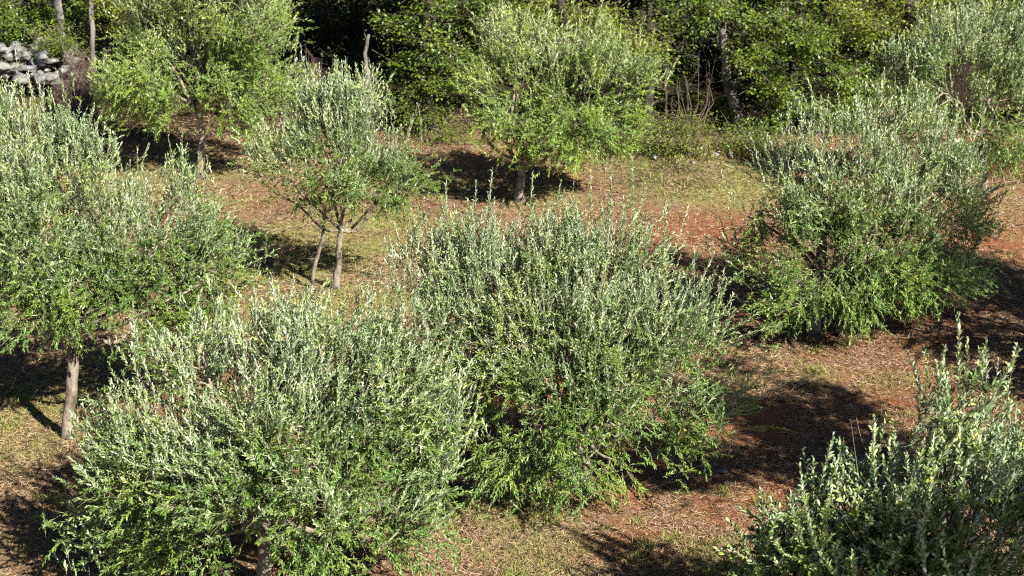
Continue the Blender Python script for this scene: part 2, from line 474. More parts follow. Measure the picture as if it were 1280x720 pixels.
    for side in (0, math.pi):
        phi = phi0 + side + rng.normal(size=len(sid)) * 0.5
        S = A * np.cos(phi)[:, None] + Bv * np.sin(phi)[:, None]
        a = np.clip(rng.normal(0.74, 0.24, len(sid)) - 0.28 * f, 0.15, 1.4)[:, None]
        l = np.cos(a) * T + np.sin(a) * S
        n = np.sin(a) * T - np.cos(a) * S
        roll = rng.normal(size=(len(sid), 1)) * 0.5
        up_ = np.array([0, 0, 1.0]) + 0.15 * sunward - l * (l[:, 2:3] + 0.15 * (l @ sunward)[:, None])
        h_ = 1 - np.clip(T[:, 2:3] * 1.15, 0, 1) ** 0.8                       # level shoots twist their leaves face up
        n = unit(n * (1 - h_) + up_ * 1.0 * h_)
        w = np.cross(l, n)
        n = unit(n * np.cos(roll) + w * np.sin(roll))
        Pl.append(p0); Ll.append(l); Nl.append(n)
        sz.append((0.72 + 0.5 * np.sin(math.pi * (0.12 + 0.80 * f))) * rng.uniform(0.72, 1.15, len(sid)))
    Pl = np.concatenate(Pl); Ll = np.concatenate(Ll); Nl = np.concatenate(Nl); sz = np.concatenate(sz)
    yg = np.tile(np.clip(T[:, 2] * 1.4 + 0.05, 0, 1) * np.clip(hz_all[sid] * 1.5 - 0.05, 0, 1) * (0.55 + 0.45 * f), 2)
    yng = rng.random(len(Pl)) < 0.82 * yg                              # young silvery growth on the upright shoots
    keep = rng.random(len(Pl)) < 0.95
    bare = (rng.random(nsh) < .05)[sid]; keep &= ~np.tile(bare, 2)
    keep &= Pl[:, 2] > 0.04
    Pl, Ll, Nl, sz, yng = Pl[keep], Ll[keep], Nl[keep], sz[keep], yng[keep]
    yl = rng.random(len(Pl)) < yellow
    for g, k_ in ((~yl & ~yng, 0), (~yl & yng, 3)):
        leaves(cr, Pl[g], Ll[g], Nl[g], ln * sz[g], 1.12 * wd * sz[g] ** 0.7, k_, fine)
    if yl.sum():
        leaves(cr, Pl[yl], Ll[yl], Nl[yl], ln * sz[yl], wd * sz[yl], 2, fine)
    cr.build('crown', [M[mat], M['twig'], M['yellow'], M['young_warm' if 'warm' in mat else 'young']], root)
    return root

# A: tall olive at the upper left
TREES = {}
TREES['A'] = olive('round-crowned olive tree on one slim straight trunk, just right of the grey rock heap',
    (249, 221), (247, 138), [(250, 70, 95, 75, 0), (180, 105, 62, 52, -.3), (320, 95, 60, 68, .2), (250, -20, 95, 50, 0), (190, 30, 62, 58, .3),
    (318, 25, 62, 60, -.2), (172, 128, 42, 28, .1), (310, 138, 56, 24, -.3), (240, 105, 60, 30, .4)], 98000, .060, .0160, .075, 'olive_warm', False, up=0.5, gap=460)
TREES['B'] = olive('smaller olive tree standing on two slender leaning trunks in the sunlit grass',
    (419, 361), (428, 286), [(425, 195, 84, 66, 0), (365, 208, 46, 48, -.2), (500, 205, 46, 52, .1), (440, 150, 66, 42, .1),
    (345, 242, 26, 24, -.2), (430, 240, 52, 22, -.1), (505, 240, 36, 24, 0), (395, 150, 45, 35, .2)], 38000, .060, .015, .055, 'olive', False, second=((391, 359), (405, 268), .62), leader=.3)
TREES['C'] = olive('wide airy olive tree on a short dark trunk in front of the yellow-green wood edge',
    (651, 251), (653, 200), [(640, 105, 68, 74, 0), (728, 115, 86, 66, .1), (640, 60, 52, 50, .1), (785, 105, 42, 46, 0), (605, 140, 42, 42, -.2),
    (700, 165, 90, 34, -.2), (640, 172, 30, 18, -.2), (758, 155, 52, 30, .2), (712, 62, 60, 38, .2)], 76000, .060, .0160, .085, 'olive_warm', False, up=0.6, gap=540, leader=.3)
TREES['D'] = olive('large olive tree on a pale curved trunk forking low, at the left edge',
    (84, 546), (92, 408), [(20, 225, 92, 100, 0), (-60, 300, 90, 115, 0), (60, 300, 72, 92, .3), (10, 372, 84, 54, -.4), (210, 305, 72, 62, .5),
    (250, 345, 44, 50, .4), (175, 362, 66, 46, .3), (-20, 150, 62, 50, .2), (115, 285, 55, 52, .5), (60, 180, 50, 50, .4), (150, 325, 58, 48, .3), (235, 350, 56, 52, .4), (275, 330, 30, 50, .4), (60, 380, 50, 50, -.3), (88, 235, 62, 66, .2), (112, 350, 62, 50, 0), (215, 280, 78, 70, .5), (185, 395, 66, 40, .3), (265, 310, 40, 66, .5), (140, 290, 60, 60, .3), (170, 420, 60, 36, .1), (250, 385, 50, 40, .4), (30, 300, 70, 70, -.6), (-60, 420, 60, 40, 0)], 145000, .052, .0128, .074, 'olive', False, twig_=.012, leader=.22, gap=540)
TREES['E'] = olive('broad bushy silver-green olive tree filling the lower left, nearly hiding its pale trunk',
    (330, 735), (322, 640), [(250, 450, 92, 72, .3), (400, 450, 102, 76, .4), (480, 530, 100, 84, .1), (205, 560, 88, 80, -.1), (350, 550, 120, 80, -.3),
    (180, 645, 76, 52, -.2), (470, 640, 92, 52, -.3), (330, 402, 86, 40, .6), (150, 610, 40, 56, .1), (535, 570, 32, 56, .1), (410, 685, 54, 26, -.5), (285, 635, 66, 46, -1.0), (395, 630, 64, 44, -1.0), (335, 590, 80, 44, -.8), (230, 600, 60, 44, -.5), (440, 590, 60, 44, -.5), (240, 690, 56, 26, -.7), (505, 650, 44, 34, -.1), (565, 530, 36, 56, .1), (545, 605, 42, 46, 0), (520, 480, 50, 50, .3), (135, 665, 36, 36, 0)],
    104000, .052, .0135, .085, 'olive', True, leader=.3, gap=740, low=-.08, extra=[(170, 470, 166, 380, .5), (470, 470, 490, 400, .5), (150, 560, 112, 500, 0), (150, 660, 95, 580, 0)])
TREES['F'] = olive('bushy olive tree at the centre over bare red earth, trunk base showing at dug soil',
    (738, 613), (715, 520), [(740, 385, 122, 74, .2), (620, 375, 84, 70, .3), (850, 420, 66, 62, .1), (570, 410, 54, 52, .1), (842, 498, 78, 46, -.3),
    (760, 325, 94, 42, .5), (585, 325, 44, 44, .6), (615, 480, 74, 44, -.2), (700, 470, 58, 32, -.4), (650, 572, 40, 26, -.4), (800, 545, 62, 26, -.3), (740, 470, 50, 36, -.3), (760, 430, 60, 44, 0), (850, 535, 56, 30, -.2), (790, 560, 40, 18, -.5), (670, 530, 40, 24, -.6), (705, 495, 60, 36, -.6), (780, 490, 50, 40, -.5), (640, 440, 56, 40, -.3), (800, 440, 56, 40, -.1), (625, 585, 34, 18, -.5), (580, 500, 50, 46, 0), (535, 405, 48, 56, .1), (690, 335, 76, 44, .4), (690, 400, 70, 50, .1), (735, 545, 40, 20, -.7), (735, 578, 54, 22, -.6), (695, 590, 36, 16, -.5), (780, 585, 36, 16, -.6), (525, 335, 38, 34, .6)],
    114000, .050, .0122, .06, 'olive', True, leader=.4, gap=560, low=-.10, extra=[(590, 320, 598, 225, .5), (660, 290, 668, 215, .5), (760, 300, 768, 205, .5), (790, 290, 797, 195, .5),
    (740, 290, 738, 215, .5), (610, 290, 612, 212, .5), (560, 300, 556, 232, .6), (690, 290, 700, 225, .5), (880, 430, 955, 392, 0), (870, 440, 975, 402, -.2), (830, 330, 830, 245, .4)])
TREES['G'] = olive('dense wide olive tree at the right whose low skirt almost touches the ground',
    (1020, 416), (1030, 360), [(1080, 220, 102, 80, 0), (1175, 262, 78, 78, .1), (985, 245, 66, 60, .1), (965, 330, 56, 52, -.1), (1050, 330, 96, 54, -.4),
    (1150, 335, 86, 42, -.3), (1110, 155, 68, 40, .3), (1215, 320, 46, 40, 0), (935, 280, 34, 40, 0), (1010, 375, 45, 22, -.5), (1040, 165, 45, 35, .2), (1030, 258, 52, 46, -.4), (1095, 292, 56, 44, -.4), (1180, 350, 60, 36, -.2), (1000, 385, 56, 20, -.7), (1090, 365, 60, 26, -.6), (1168, 192, 60, 44, .2), (1120, 240, 60, 50, .1)],
    88000, .058, .0145, .09, 'olive', False, leader=.3, low=-.08, extra=[(960, 240, 938, 170, 0), (985, 200, 975, 140, .1), (1030, 160, 1010, 90, .1), (930, 280, 905, 215, 0), (1230, 330, 1265, 372, 0)])
TREES['H'] = olive('olive tree at the upper right standing behind the wide skirted olive',
    (1230, 245), (1226, 165), [(1180, 110, 76, 62, 0), (1252, 130, 52, 56, 0), (1140, 85, 46, 46, .1), (1200, 50, 68, 36, .2), (1262, 175, 40, 30, -.2),
    (1190, 165, 50, 28, .1), (1270, 60, 50, 40, .2)], 42000, .066, .0170, .07, 'olive', False, leader=.35)
TREES['I'] = olive('nearest olive tree, cut off by the lower right corner, with tall pale leader shoots',
    (1150, 896), (1146, 690), [(1150, 620, 100, 62, 0), (1245, 595, 70, 62, .1), (1050, 650, 70, 48, 0), (1205, 530, 34, 40, .2), (985, 705, 50, 32, -.1),
    (1180, 715, 140, 62, -.2), (1290, 650, 76, 80, .1), (1080, 715, 90, 52, -.2), (1130, 790, 130, 50, 0), (980, 765, 50, 40, 0), (1010, 690, 60, 40, .1)],
    46000, .062, .0205, .09, 'olive', True, leader=.3, yellow=.008, gap=440, extra=[(1200, 520, 1197, 398, .1), (1212, 520, 1218, 440, .15), (1232, 520, 1234, 425, .1), (1240, 500, 1270, 440, 0), (1175, 530, 1172, 438, .1),
    (1190, 540, 1184, 460, 0), (1225, 540, 1250, 470, .1), (1075, 610, 1063, 525, 0), (1095, 610, 1089, 530, 0), (1010, 660, 1002, 585, -.1), (1050, 630, 1040, 574, 0), (960, 700, 948, 612, -.1), (980, 690, 990, 625, 0), (1120, 590, 1120, 520, .1)])
# two more olives just right of the frame: their shadows lie across the red earth
def off_tree(src, x, y, rz, s, label):
    o = copy_tree(TREES[src], (x, y, float(gz(x, y))), rz, s)
    o['label'] = label
    return o
off_tree('A', 10.1, 18.5, 0.7, 1.35, 'olive tree past the right edge that shades the ground right of the skirted olive')
olive('tall olive tree just past the right edge, its shadow lying on the red earth', None, (1640, 420), [(1660, 255, 170, 110, 0), (1560, 300, 80, 70, .2), (1730, 220, 90, 90, 0), (1620, 330, 90, 60, -.3), (1811, 68, 150, 110, -2.1), (1670, 68, 150, 100, .35), (1660, 187, 150, 90, .8), (1756, 182, 150, 100, -.9)],
      60000, .075, .022, .11, 'olive', False, base=(7.2, 13.7, float(gz(7.2, 13.7))))
olive('tall olive tree past the lower right corner that shades the nearest olive', None, (1830, 760), [(1840, 470, 170, 110, 0), (1940, 440, 150, 130, 0), (1830, 560, 120, 80, .2)],
      20000, .075, .022, .11, 'olive', False, base=(5.9, 8.9, float(gz(5.9, 8.9))))

# ------------------------------------------------------------------ woodland
def broadleaf(mb, lobes, n, ln, wd, mi=0, droop=0.0, seedclump=None):
    """leafy sprays filling lobes: flat twigs of leaves with gaps between"""
    area = np.array([r[0] * r[1] + r[1] * r[2] + r[0] * r[2] for c, r in lobes])
    per = 26
    nsp = max(6, n // per)
    k = rng.choice(len(lobes), nsp, p=area / area.sum())
    Cc = np.array([c for c, r in lobes])[k]; Rr = np.array([r for c, r in lobes])[k]
    ncl = max(4, nsp // 13)                                                  # sprays gather on boughs, with gaps between
    kc = rng.choice(len(lobes), ncl, p=area / area.sum())
    Cc = np.array([c for c, r in lobes])[kc]; Rr = np.array([r for c, r in lobes])[kc]
    dc = unit(rng.normal(size=(ncl, 3)))
    Bc = Cc + dc * Rr * (0.35 + 0.65 * rng.random((ncl, 1)) ** 0.6)
    kk = rng.integers(0, ncl, nsp)
    S = Bc[kk] + rng.normal(size=(nsp, 3)) * np.array([.20, .20, .11]) * min(2.0, max(1.0, ln / .085))
    d = unit(dc[kk] + rng.normal(size=(nsp, 3)) * .4)
    out = unit(d * np.array([1, 1, 0.5]) + rng.normal(size=(nsp, 3)) * 0.4)
    side = unit(np.cross(out, unit(np.array([0, 0, 1.0]) + rng.normal(size=(nsp, 3)) * 0.35)))
    nrm = np.cross(side, out)
    spr = 0.22
    i = np.repeat(np.arange(nsp), per)
    u = rng.uniform(-1, 1, len(i)); v = rng.normal(size=len(i)) * 0.45
    P = S[i] + out[i] * (u * spr * 1.5)[:, None] + side[i] * (v * spr)[:, None] + rng.normal(size=(len(i), 3)) * 0.03
    P[:, 2] -= droop * np.abs(u) * 0.1
    L = unit(out[i] * 0.7 + side[i] * np.sign(v)[:, None] * 0.8 + rng.normal(size=(len(i), 3)) * 0.35 - np.array([0, 0, 0.25]))
    N = nrm[i] + sunward * 0.5 + rng.normal(size=(len(i), 3)) * 0.45
    N = np.where(N[:, 2:3] < -0.2, -N, N)
    N = unit(N - L * np.sum(N * L, 1, keepdims=True))
    z = rng.uniform(0.65, 1.2, len(i))
    leaves(mb, P, L, N, ln * z, wd * z, mi, False)
    # thin twigs through the sprays
    tw = np.stack([S - out * spr * 2.2, S, S + out * spr * 1.5], 1)
    prisms(mb, tw, np.full(nsp, 0.005), 1)
    return S

def wood_tree(name, label, px, Y, lobes_px, canopy, n, mat, lean=(0, 0), tr=.11, cat='tree', group='trees along the wood edge', top=5.0):
    x = at(px, 180, Y)[0]; base = np.array([x, Y, float(gz(x, Y))])
    root = tag(empty(name, base), label, cat, group)
    lobes = []
    for (a, b, rx, ry, dy) in lobes_px:
        c = at(a, b, Y + dy); s = scale_at(c)
        lobes.append((c - base, np.array([rx / s, (rx + ry) / 2 / s, ry / s])))
    crown = MB()
    if lobes:
        broadleaf(crown, lobes, int(n * .85), .074, .048)
    can = [(np.array(c), np.array(r)) for c, r in canopy]
    if can:
        broadleaf(crown, can, 9000, .13, .085)
    crown.build('crown', [M[mat], M['dead_twig']], root)
    tp = np.array([lean[0], lean[1], top])
    P = curve((0, 0, -0.1), tp, 14, wig=0.03)
    mb = MB(); tube(mb, P, tr * np.linspace(1.15, 0.45, 14), 10, wob=0.06); mb.build('trunk', [M['bark_dark']], root, smooth=True)
    for c, r in (lobes + can)[:7]:
        d = np.linalg.norm(P - c, axis=1) + np.maximum(0, P[:, 2] - c[2])
        q = P[min(12, int(np.argmin(d)))]
        mb = MB(); tube(mb, curve(q, c, 9, wig=0.06), np.linspace(tr * .4, .012, 9), 6, wob=.05); mb.build('limb', [M['bark_dark']], root, smooth=True)
    return root

CAN = [((0, 2.6, 5.2), (2.6, 2.3, 2.0)), ((1.2, 1.8, 4.4), (1.6, 1.3, 1.3)), ((-1.3, 2.0, 4.6), (1.6, 1.3, 1.4))]
wood_tree('woodland_tree', 'leafy broadleaf tree glowing bright green between the dark opening and the wide airy olive', 545, 32.6,
    [(520, 40, 45, 45, 0), (560, 90, 42, 45, -.2), (500, 95, 25, 25, 0), (590, 20, 50, 40, 0), (530, 140, 22, 16, .2)], CAN, 13000, 'wood')
wood_tree('woodland_tree', 'yellow-green broadleaf tree rising straight behind the wide airy olive', 690, 33.2,
    [(650, 15, 60, 40, 0), (735, 35, 60, 40, 0), (690, 60, 60, 40, .3), (790, 45, 45, 45, .1), (810, 90, 25, 25, .2)], CAN, 15000, 'wood_yellow')
wood_tree('woodland_tree', 'dense dark green broadleaf tree right of the leaning dead trunk', 985, 32.8,
    [(975, 70, 55, 50, 0), (1035, 60, 60, 55, 0), (962, 125, 38, 40, -.2), (1000, 20, 70, 35, 0), (1040, 120, 50, 40, 0), (940, 170, 35, 22, -.2), (985, 165, 30, 22, 0)], CAN, 15500, 'wood')
wood_tree('woodland_tree', 'broadleaf tree behind the upper right olive, its leaves just showing above', 1120, 33.2,
    [(1095, 30, 55, 40, 0), (1150, 25, 60, 45, 0), (1085, 90, 40, 45, .1), (1215, 20, 60, 40, .2)], CAN, 15000, 'wood_yellow')
wood_tree('woodland_tree', 'broadleaf tree at the far upper right corner of the wood', 1270, 33.0,
    [(1280, 40, 60, 60, 0), (1310, 120, 60, 60, 0), (1270, 200, 35, 20, -1)], CAN, 10000, 'wood')
wood_tree('woodland_tree', 'thin leafed broadleaf tree hanging over the dark gap above the dead trunk', 805, 33.6,
    [(850, 8, 50, 22, 0), (900, 10, 45, 20, .2), (800, 60, 20, 30, 0), (868, 70, 30, 30, .8), (845, 120, 30, 40, .8), (895, 130, 34, 34, .9)], CAN, 7000, 'wood')
wood_tree('woodland_tree', 'dark ivy green tree behind the grey rock heap at the upper left', 40, 37.0,
    [(40, 35, 50, 35, 0), (90, 45, 35, 35, -.5), (10, 20, 50, 40, 0), (60, 0, 60, 30, 0)], CAN, 12000, 'wood')
wood_tree('woodland_tree', 'tree with yellowing leaves behind the round-crowned olive', 140, 35.5,
    [(125, 20, 28, 35, 0), (150, 10, 40, 30, 0), (190, 0, 50, 25, 0), (115, 50, 18, 18, 0)], CAN, 7000, 'wood_yellow')
wood_tree('woodland_tree', 'shaded tree whose high canopy darkens the black opening in the wood', 335, 34.4,
    [(300, -10, 40, 20, 0), (345, 30, 30, 20, 0)], CAN, 1500, 'wood')
wood_tree('woodland_tree', 'tree left of the rock heap beyond the left edge of the wood', -60, 36.0, [(-30, 40, 40, 50, 0)], CAN, 4000, 'wood')
wood_tree('woodland_tree', 'tree in the wood directly behind the round-crowned olive', 290, 33.8, [(300, 10, 60, 40, 0.5)], CAN, 5000, 'wood')

# deeper wood: reads as one dark mass
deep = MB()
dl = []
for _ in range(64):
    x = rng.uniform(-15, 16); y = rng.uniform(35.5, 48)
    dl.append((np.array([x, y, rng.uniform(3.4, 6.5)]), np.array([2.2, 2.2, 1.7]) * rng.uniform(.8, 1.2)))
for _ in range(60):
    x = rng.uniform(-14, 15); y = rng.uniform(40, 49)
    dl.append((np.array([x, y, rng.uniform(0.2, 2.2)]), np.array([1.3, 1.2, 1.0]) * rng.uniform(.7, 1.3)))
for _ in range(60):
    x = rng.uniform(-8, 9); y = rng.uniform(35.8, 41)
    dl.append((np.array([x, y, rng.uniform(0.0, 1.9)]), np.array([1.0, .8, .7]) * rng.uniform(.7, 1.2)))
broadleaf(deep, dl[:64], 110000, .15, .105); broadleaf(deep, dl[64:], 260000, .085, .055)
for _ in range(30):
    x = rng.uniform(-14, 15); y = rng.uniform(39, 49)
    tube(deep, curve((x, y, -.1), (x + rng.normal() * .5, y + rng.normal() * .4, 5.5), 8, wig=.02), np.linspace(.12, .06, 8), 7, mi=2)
tag(deep.build('woodland', [M['wood_shade'], M['dead_twig'], M['bark_dark']]), 'deep shaded wood closing the view behind the grove', 'woodland', kind='stuff')

# ------------------------------------------------------------------ understorey shrubs
def shrub(name, label, px, py, lobes_px, n, mat, ln=.05, wd=.032, group='shrubs along the wood edge', dyb=0):
    base = ground_at(px, py); Y = base[1]
    root = tag(empty(name, base), label, 'shrub', group)
    lobes = []
    for (a, b, rx, ry, dy) in lobes_px:
        c = at(a, b, Y + dy); s = scale_at(c)
        lobes.append((c - base, np.array([rx / s, (rx + ry) / 2 / s, ry / s])))
    cr = MB(); broadleaf(cr, lobes, n, ln, wd); cr.build('foliage', [M[mat], M['dead_twig']], root)
    mb = MB()
    for c, r in lobes:
        for _ in range(3):
            tube(mb, curve((rng.normal() * .06, rng.normal() * .06, -.05), c + rng.normal(size=3) * r * .4, 8, wig=.08), np.linspace(.018, .006, 8), 5)
    mb.build('stems', [M['bark_dark']], root)
    return root
shrub('wild_shrub', 'yellow-green shrub beside the white stones under the dark gap', 868, 196, [(865, 168, 26, 20, 0), (846, 158, 20, 18, .3)], 2400, 'wood_yellow')
shrub('wild_shrub', 'dull green shrub touching the right side of the wide airy olive', 815, 194, [(810, 170, 24, 20, 0), (795, 180, 16, 12, -.2)], 2000, 'wood')
shrub('wild_shrub', 'low dark bramble below the leaning dead trunk', 925, 192, [(915, 178, 24, 12, 0), (948, 178, 20, 14, .2)], 1800, 'wood')
shrub('wild_shrub', 'green shrub below the bright tree left of the wide airy olive', 540, 178, [(535, 155, 30, 20, 0), (515, 130, 22, 25, .4), (560, 165, 20, 14, 0)], 2600, 'wood')
shrub('wild_shrub', 'small fresh green bush beside the slim trunk behind the rock heap', 75, 108, [(55, 48, 26, 18, -1.0), (82, 60, 20, 16, -1.0)], 2200, 'wood')

def dead_bush(label, px, py, lobes_px, n):
    base = ground_at(px, py); Y = base[1]
    root = tag(empty('dry_bush', base), label, 'dry bush')
    mb = MB()
    for (a, b, rx, ry, dy) in lobes_px:
        c = at(a, b, Y + dy); s = scale_at(c); c = c - base
        r = np.array([rx / s, rx / s, ry / s])
        st = (rng.normal(size=(n, 3)) * .12); st[:, 2] = rng.uniform(-.05, .3, n)
        en = c + unit(rng.normal(size=(n, 3))) * r * rng.random((n, 1)) ** .4
        mid = (st + en) / 2 + rng.normal(size=(n, 3)) * .12
        prisms(mb, np.stack([st, mid, en], 1), np.full(n, .007), 0)
        # side twigs
        f = rng.random((n * 5, 1)); i = rng.integers(0, n, n * 5)
        q = mid[i] * (1 - f) + en[i] * f
        e = q + rng.normal(size=(n * 5, 3)) * .12
        prisms(mb, np.stack([q, (q + e) / 2 + rng.normal(size=e.shape) * .02, e], 1), np.full(n * 5, .0045), 0)
    mb.build('twigs', [M['dead_twig']], root)
    return root
dead_bush('leafless purplish brown bush at the right end of the rock heap', 102, 132, [(100, 85, 26, 32, 0), (112, 110, 22, 22, 0), (85, 110, 22, 22, -.1)], 150)
dead_bush('tangle of bare grey stems under the dark opening in the wood', 400, 130, [(400, 90, 22, 28, 0), (380, 75, 16, 24, 0)], 18)
dead_bush('tangle of bare thin sticks left of the leaning dead trunk', 862, 178, [(850, 120, 20, 40, .6), (885, 90, 18, 50, .9)], 7)

# dead trunks at the wood edge
def snag(name, label, pts, r0, r1, Y, twigs=0):
    P = np.array([at(a, b, Y + dy) for a, b, dy in pts])
    g = float(gz(P[0, 0], P[0, 1])); P[0, 2] = min(P[0, 2], g - .05)
    base = np.array([P[0, 0], P[0, 1], g])
    # resample
    t = np.linspace(0, len(P) - 1, 16); Q = np.stack([np.interp(t, np.arange(len(P)), P[:, i]) for i in range(3)], 1)
    Q += rng.normal(size=Q.shape) * .012
    root = tag(empty(name, base), label, 'dead trunk')
    mb = MB(); tube(mb, Q - base, np.linspace(r0, r1, 16), 9, wob=.10); mb.build('trunk', [M['bark_dark' if name == 'fence_post' else 'bark_pale']], root, smooth=True)
    for _ in range(twigs):
        k = rng.integers(6, 15); q = Q[k] - base
        v = rng.normal(size=3); v[2] = abs(v[2]) * .6; v /= np.linalg.norm(v)
        mb = MB(); tube(mb, curve(q, q + v * rng.uniform(.4, .9), 8, wig=.08), np.linspace(.016, .004, 8), 5); mb.build('branch', [M['bark_pale']], root)
    return root
snag('dead_tree', 'pale grey dead trunk leaning in the dark gap with bare side branches', [(930, 178, 0), (920, 140, 0), (908, 95, .1), (904, 62, .1), (903, 38, .1)], .13, .07, 33.0, 9)
snag('dead_tree', 'short broken upright trunk in the black opening behind the twin-trunk olive', [(457, 150, 0), (461, 100, 0), (456, 72, 0), (460, 44, 0)], .065, .03, 32.5, 1)
snag('dead_stump', 'thin bent grey stump left of the broken upright trunk', [(428, 150, 0), (427, 118, 0), (424, 100, 0), (421, 86, 0)], .05, .035, 32.0, 0)
snag('pale_trunk', 'slim pale tree trunk rising out of frame behind the rock heap', [(86, 100, 0), (80, 45, 0), (75, 20, 0), (70, -25, 0), (66, -90, 0)], .13, .09, 35.8, 0)
snag('pale_trunk', 'thin pale trunk rising out of frame left of the round-crowned olive', [(117, 110, 0), (116, 45, 0), (113, 0, 0), (110, -80, 0)], .06, .045, 34.8, 0)
snag('dead_stump', 'pale weathered stick standing at the right edge of the round-crowned olive', [(352, 140, 0), (357, 100, 0), (365, 85, 0), (371, 72, 0)], .045, .025, 31.5, 0)
snag('fence_post', 'weathered wooden post in the shade right of the wide airy olive', [(833, 170, 0), (832, 120, 0), (831, 90, 0), (829, 76, 0)], .032, .028, 32.2, 0)
snag('fence_post', 'second weathered post deeper in the shade near the bare sticks', [(860, 170, 0), (859, 130, 0), (858, 100, 0)], .035, .03, 32.6, 0)

# ------------------------------------------------------------------ stones
def rock(name, label, p, size, cat='stone', group=None, flat=.75, sub=3):
    import bmesh
    bm = bmesh.new(); bmesh.ops.create_icosphere(bm, subdivisions=sub, radius=1.0)
    V = np.array([v.co[:] for v in bm.verts])
    pl = unit(rng.normal(size=(13, 3))); off = rng.uniform(.36, .72, 13)
    for n, d in zip(pl, off):                                    # chop planar faces
        h = V @ n; ex = np.maximum(0, h - d); V = V - ex[:, None] * n * .97
    V += .05 * np.sin(V[:, [1, 2, 0]] * 5 + rng.uniform(0, 6, 3)) + .02 * np.sin(V[:, [2, 0, 1]] * 13 + rng.uniform(0, 6, 3))
    V = V * np.array([1.25, rng.uniform(.7, 1), flat * rng.uniform(.7, 1.1)]) * size
    a = rng.uniform(0, 6.28); c, s = math.cos(a), math.sin(a)
    V = V @ np.array([[c, s, 0], [-s, c, 0], [0, 0, 1.0]])
    for v, q in zip(bm.verts, V): v.co = q
    me = bpy.data.meshes.new(name); bm.to_mesh(me); bm.free(); me.materials.append(M['stone'])
    o = bpy.data.objects.new(name, me); COL.objects.link(o); o.location = Vector([float(q) for q in p])
    return tag(o, label, cat, group)
hp = [(8, 97), (28, 100), (50, 101), (72, 103), (90, 101), (2, 84), (18, 84), (38, 86), (58, 88), (78, 88), (92, 76), (10, 70), (30, 70), (50, 74), (68, 76), (22, 62), (44, 60), (-12, 92), (-15, 76), (84, 68), (58, 66), (2, 62), (40, 94), (64, 95)]
hp += [(a + rng.uniform(-7, 7), b - rng.uniform(3, 8)) for a, b in hp[:22]]
for i, (a, b) in enumerate(hp):
    Y = 33.9 + (.3 if i > 23 else 0) + (103 - b) * .022 + rng.uniform(-.1, .1)
    p = at(a, b, Y); s_ = rng.uniform(.11, .27)
    lb = 'angular pale grey boulder piled in the rock heap at the wood edge'
    if (a, b) == (44, 60): lb = 'pointed pale boulder crowning the rock heap'; s_ = .27
    if (a, b) == (92, 76): lb = 'bright white boulder at the right end of the rock heap, by the leafless bush'; s_ = .2
    rock('boulder', lb, p, s_, 'boulder', 'boulders piled in the rock heap')
for (a, b, s_, lb) in [(816, 199, .16, 'white angular stone at the foot of the dull green shrub'),
                       (859, 196, .15, 'broad white stone in front of the yellow-green shrub'),
                       (866, 204, .08, 'small white stone just in front of the broad white one'),
                       (893, 195, .15, 'white stone at the edge of the low dark bramble'),
                       (912, 196, .09, 'grey stone in shade right of the white stones'),
                       (104, 164, .17, 'lone bluish white stone in the shade left of the round-crowned olive'),
                       (365, 116, .14, 'pale stone lying behind the twin-trunk olive'),
                       (103, 539, .045, 'flat white stone touching the pale curved trunk'),
                       (78, 556, .03, 'small white stone left of the pale curved trunk base'),
                       (48, 641, .055, 'largest white stone in the shade at the lower left'),
                       (32, 643, .04, 'round white stone just left of the largest shaded one'),
                       (68, 601, .045, 'flat white stone above the largest shaded stone'),
                       (832, 634, .045, 'squarish white stone on the straw right of the dug red soil'),
                       (792, 641, .03, 'small pale stone left of the squarish white stone'),
                       (1103, 383, .06, 'flat grey white stone shaded under the skirted olive'),
                       (905, 592, .09, 'flat grey stone lying in the shade left of the nearest olive'),
                       (672, 596, .05, 'pale stone in the straw left of the central trunk base')]:
    p = ground_at(a, b); rock('stone', lb, p + np.array([0, 0, s_ * .3]), s_, 'stone', 'limestone stones on the ground', .6, 2)
for k in range(26):
    a, b = rng.uniform(0, 90), rng.uniform(570, 710)
    p = ground_at(a, b); rock('pebble', 'tiny white pebble on the shaded ground at the lower left', p + np.array([0, 0, .008]), rng.uniform(.012, .026), 'pebble', 'pebbles on the shaded ground', .6, 1)

# ------------------------------------------------------------------ ground sheet and its cover
def smooth_noise(x, y, seed=0):
    r = np.random.default_rng(seed); z = 0
    for f, a in ((.35, 1.), (.8, .7), (1.7, .5), (3.6, .35), (7.5, .22)):
        for _ in range(3):
            th = r.uniform(0, 6.28); ph = r.uniform(0, 6.28)
            z = z + a * np.sin(f * (x * math.cos(th) + y * math.sin(th)) * 2.1 + ph + .8 * np.sin(f * (y * math.cos(th) - x * math.sin(th)) * 1.7 + ph * 2)) / 3
    return z
def blobs(x, y, lst):
    z = np.zeros_like(x)
    for (px, py, r, w) in lst:
        p = ground_at(px, py); z = np.maximum(z, w * np.exp(-(((x - p[0]) / r) ** 2 + ((y - p[1]) / (r * 1.2)) ** 2)))
    return z
RED = [(1000, 560, 1.5, .8), (900, 530, .8, .8), (700, 590, .7, .8), (790, 598, .6, .95), (620, 560, .8, .9), (690, 500, .9, .8), (880, 290, 1.0, .5), (1265, 300, 1.0, .7),
       (730, 225, 1.0, .3), (1180, 480, .7, .6), (830, 690, .6, .95), (1000, 650, .6, .5), (900, 640, .4, .7), (1120, 500, 1.0, .6), (960, 600, 1.2, .8), (720, 700, .8, .3), (270, 640, .8, .6), (380, 660, .9, .6), (1130, 400, 1.2, .5), (540, 300, .8, .4)]
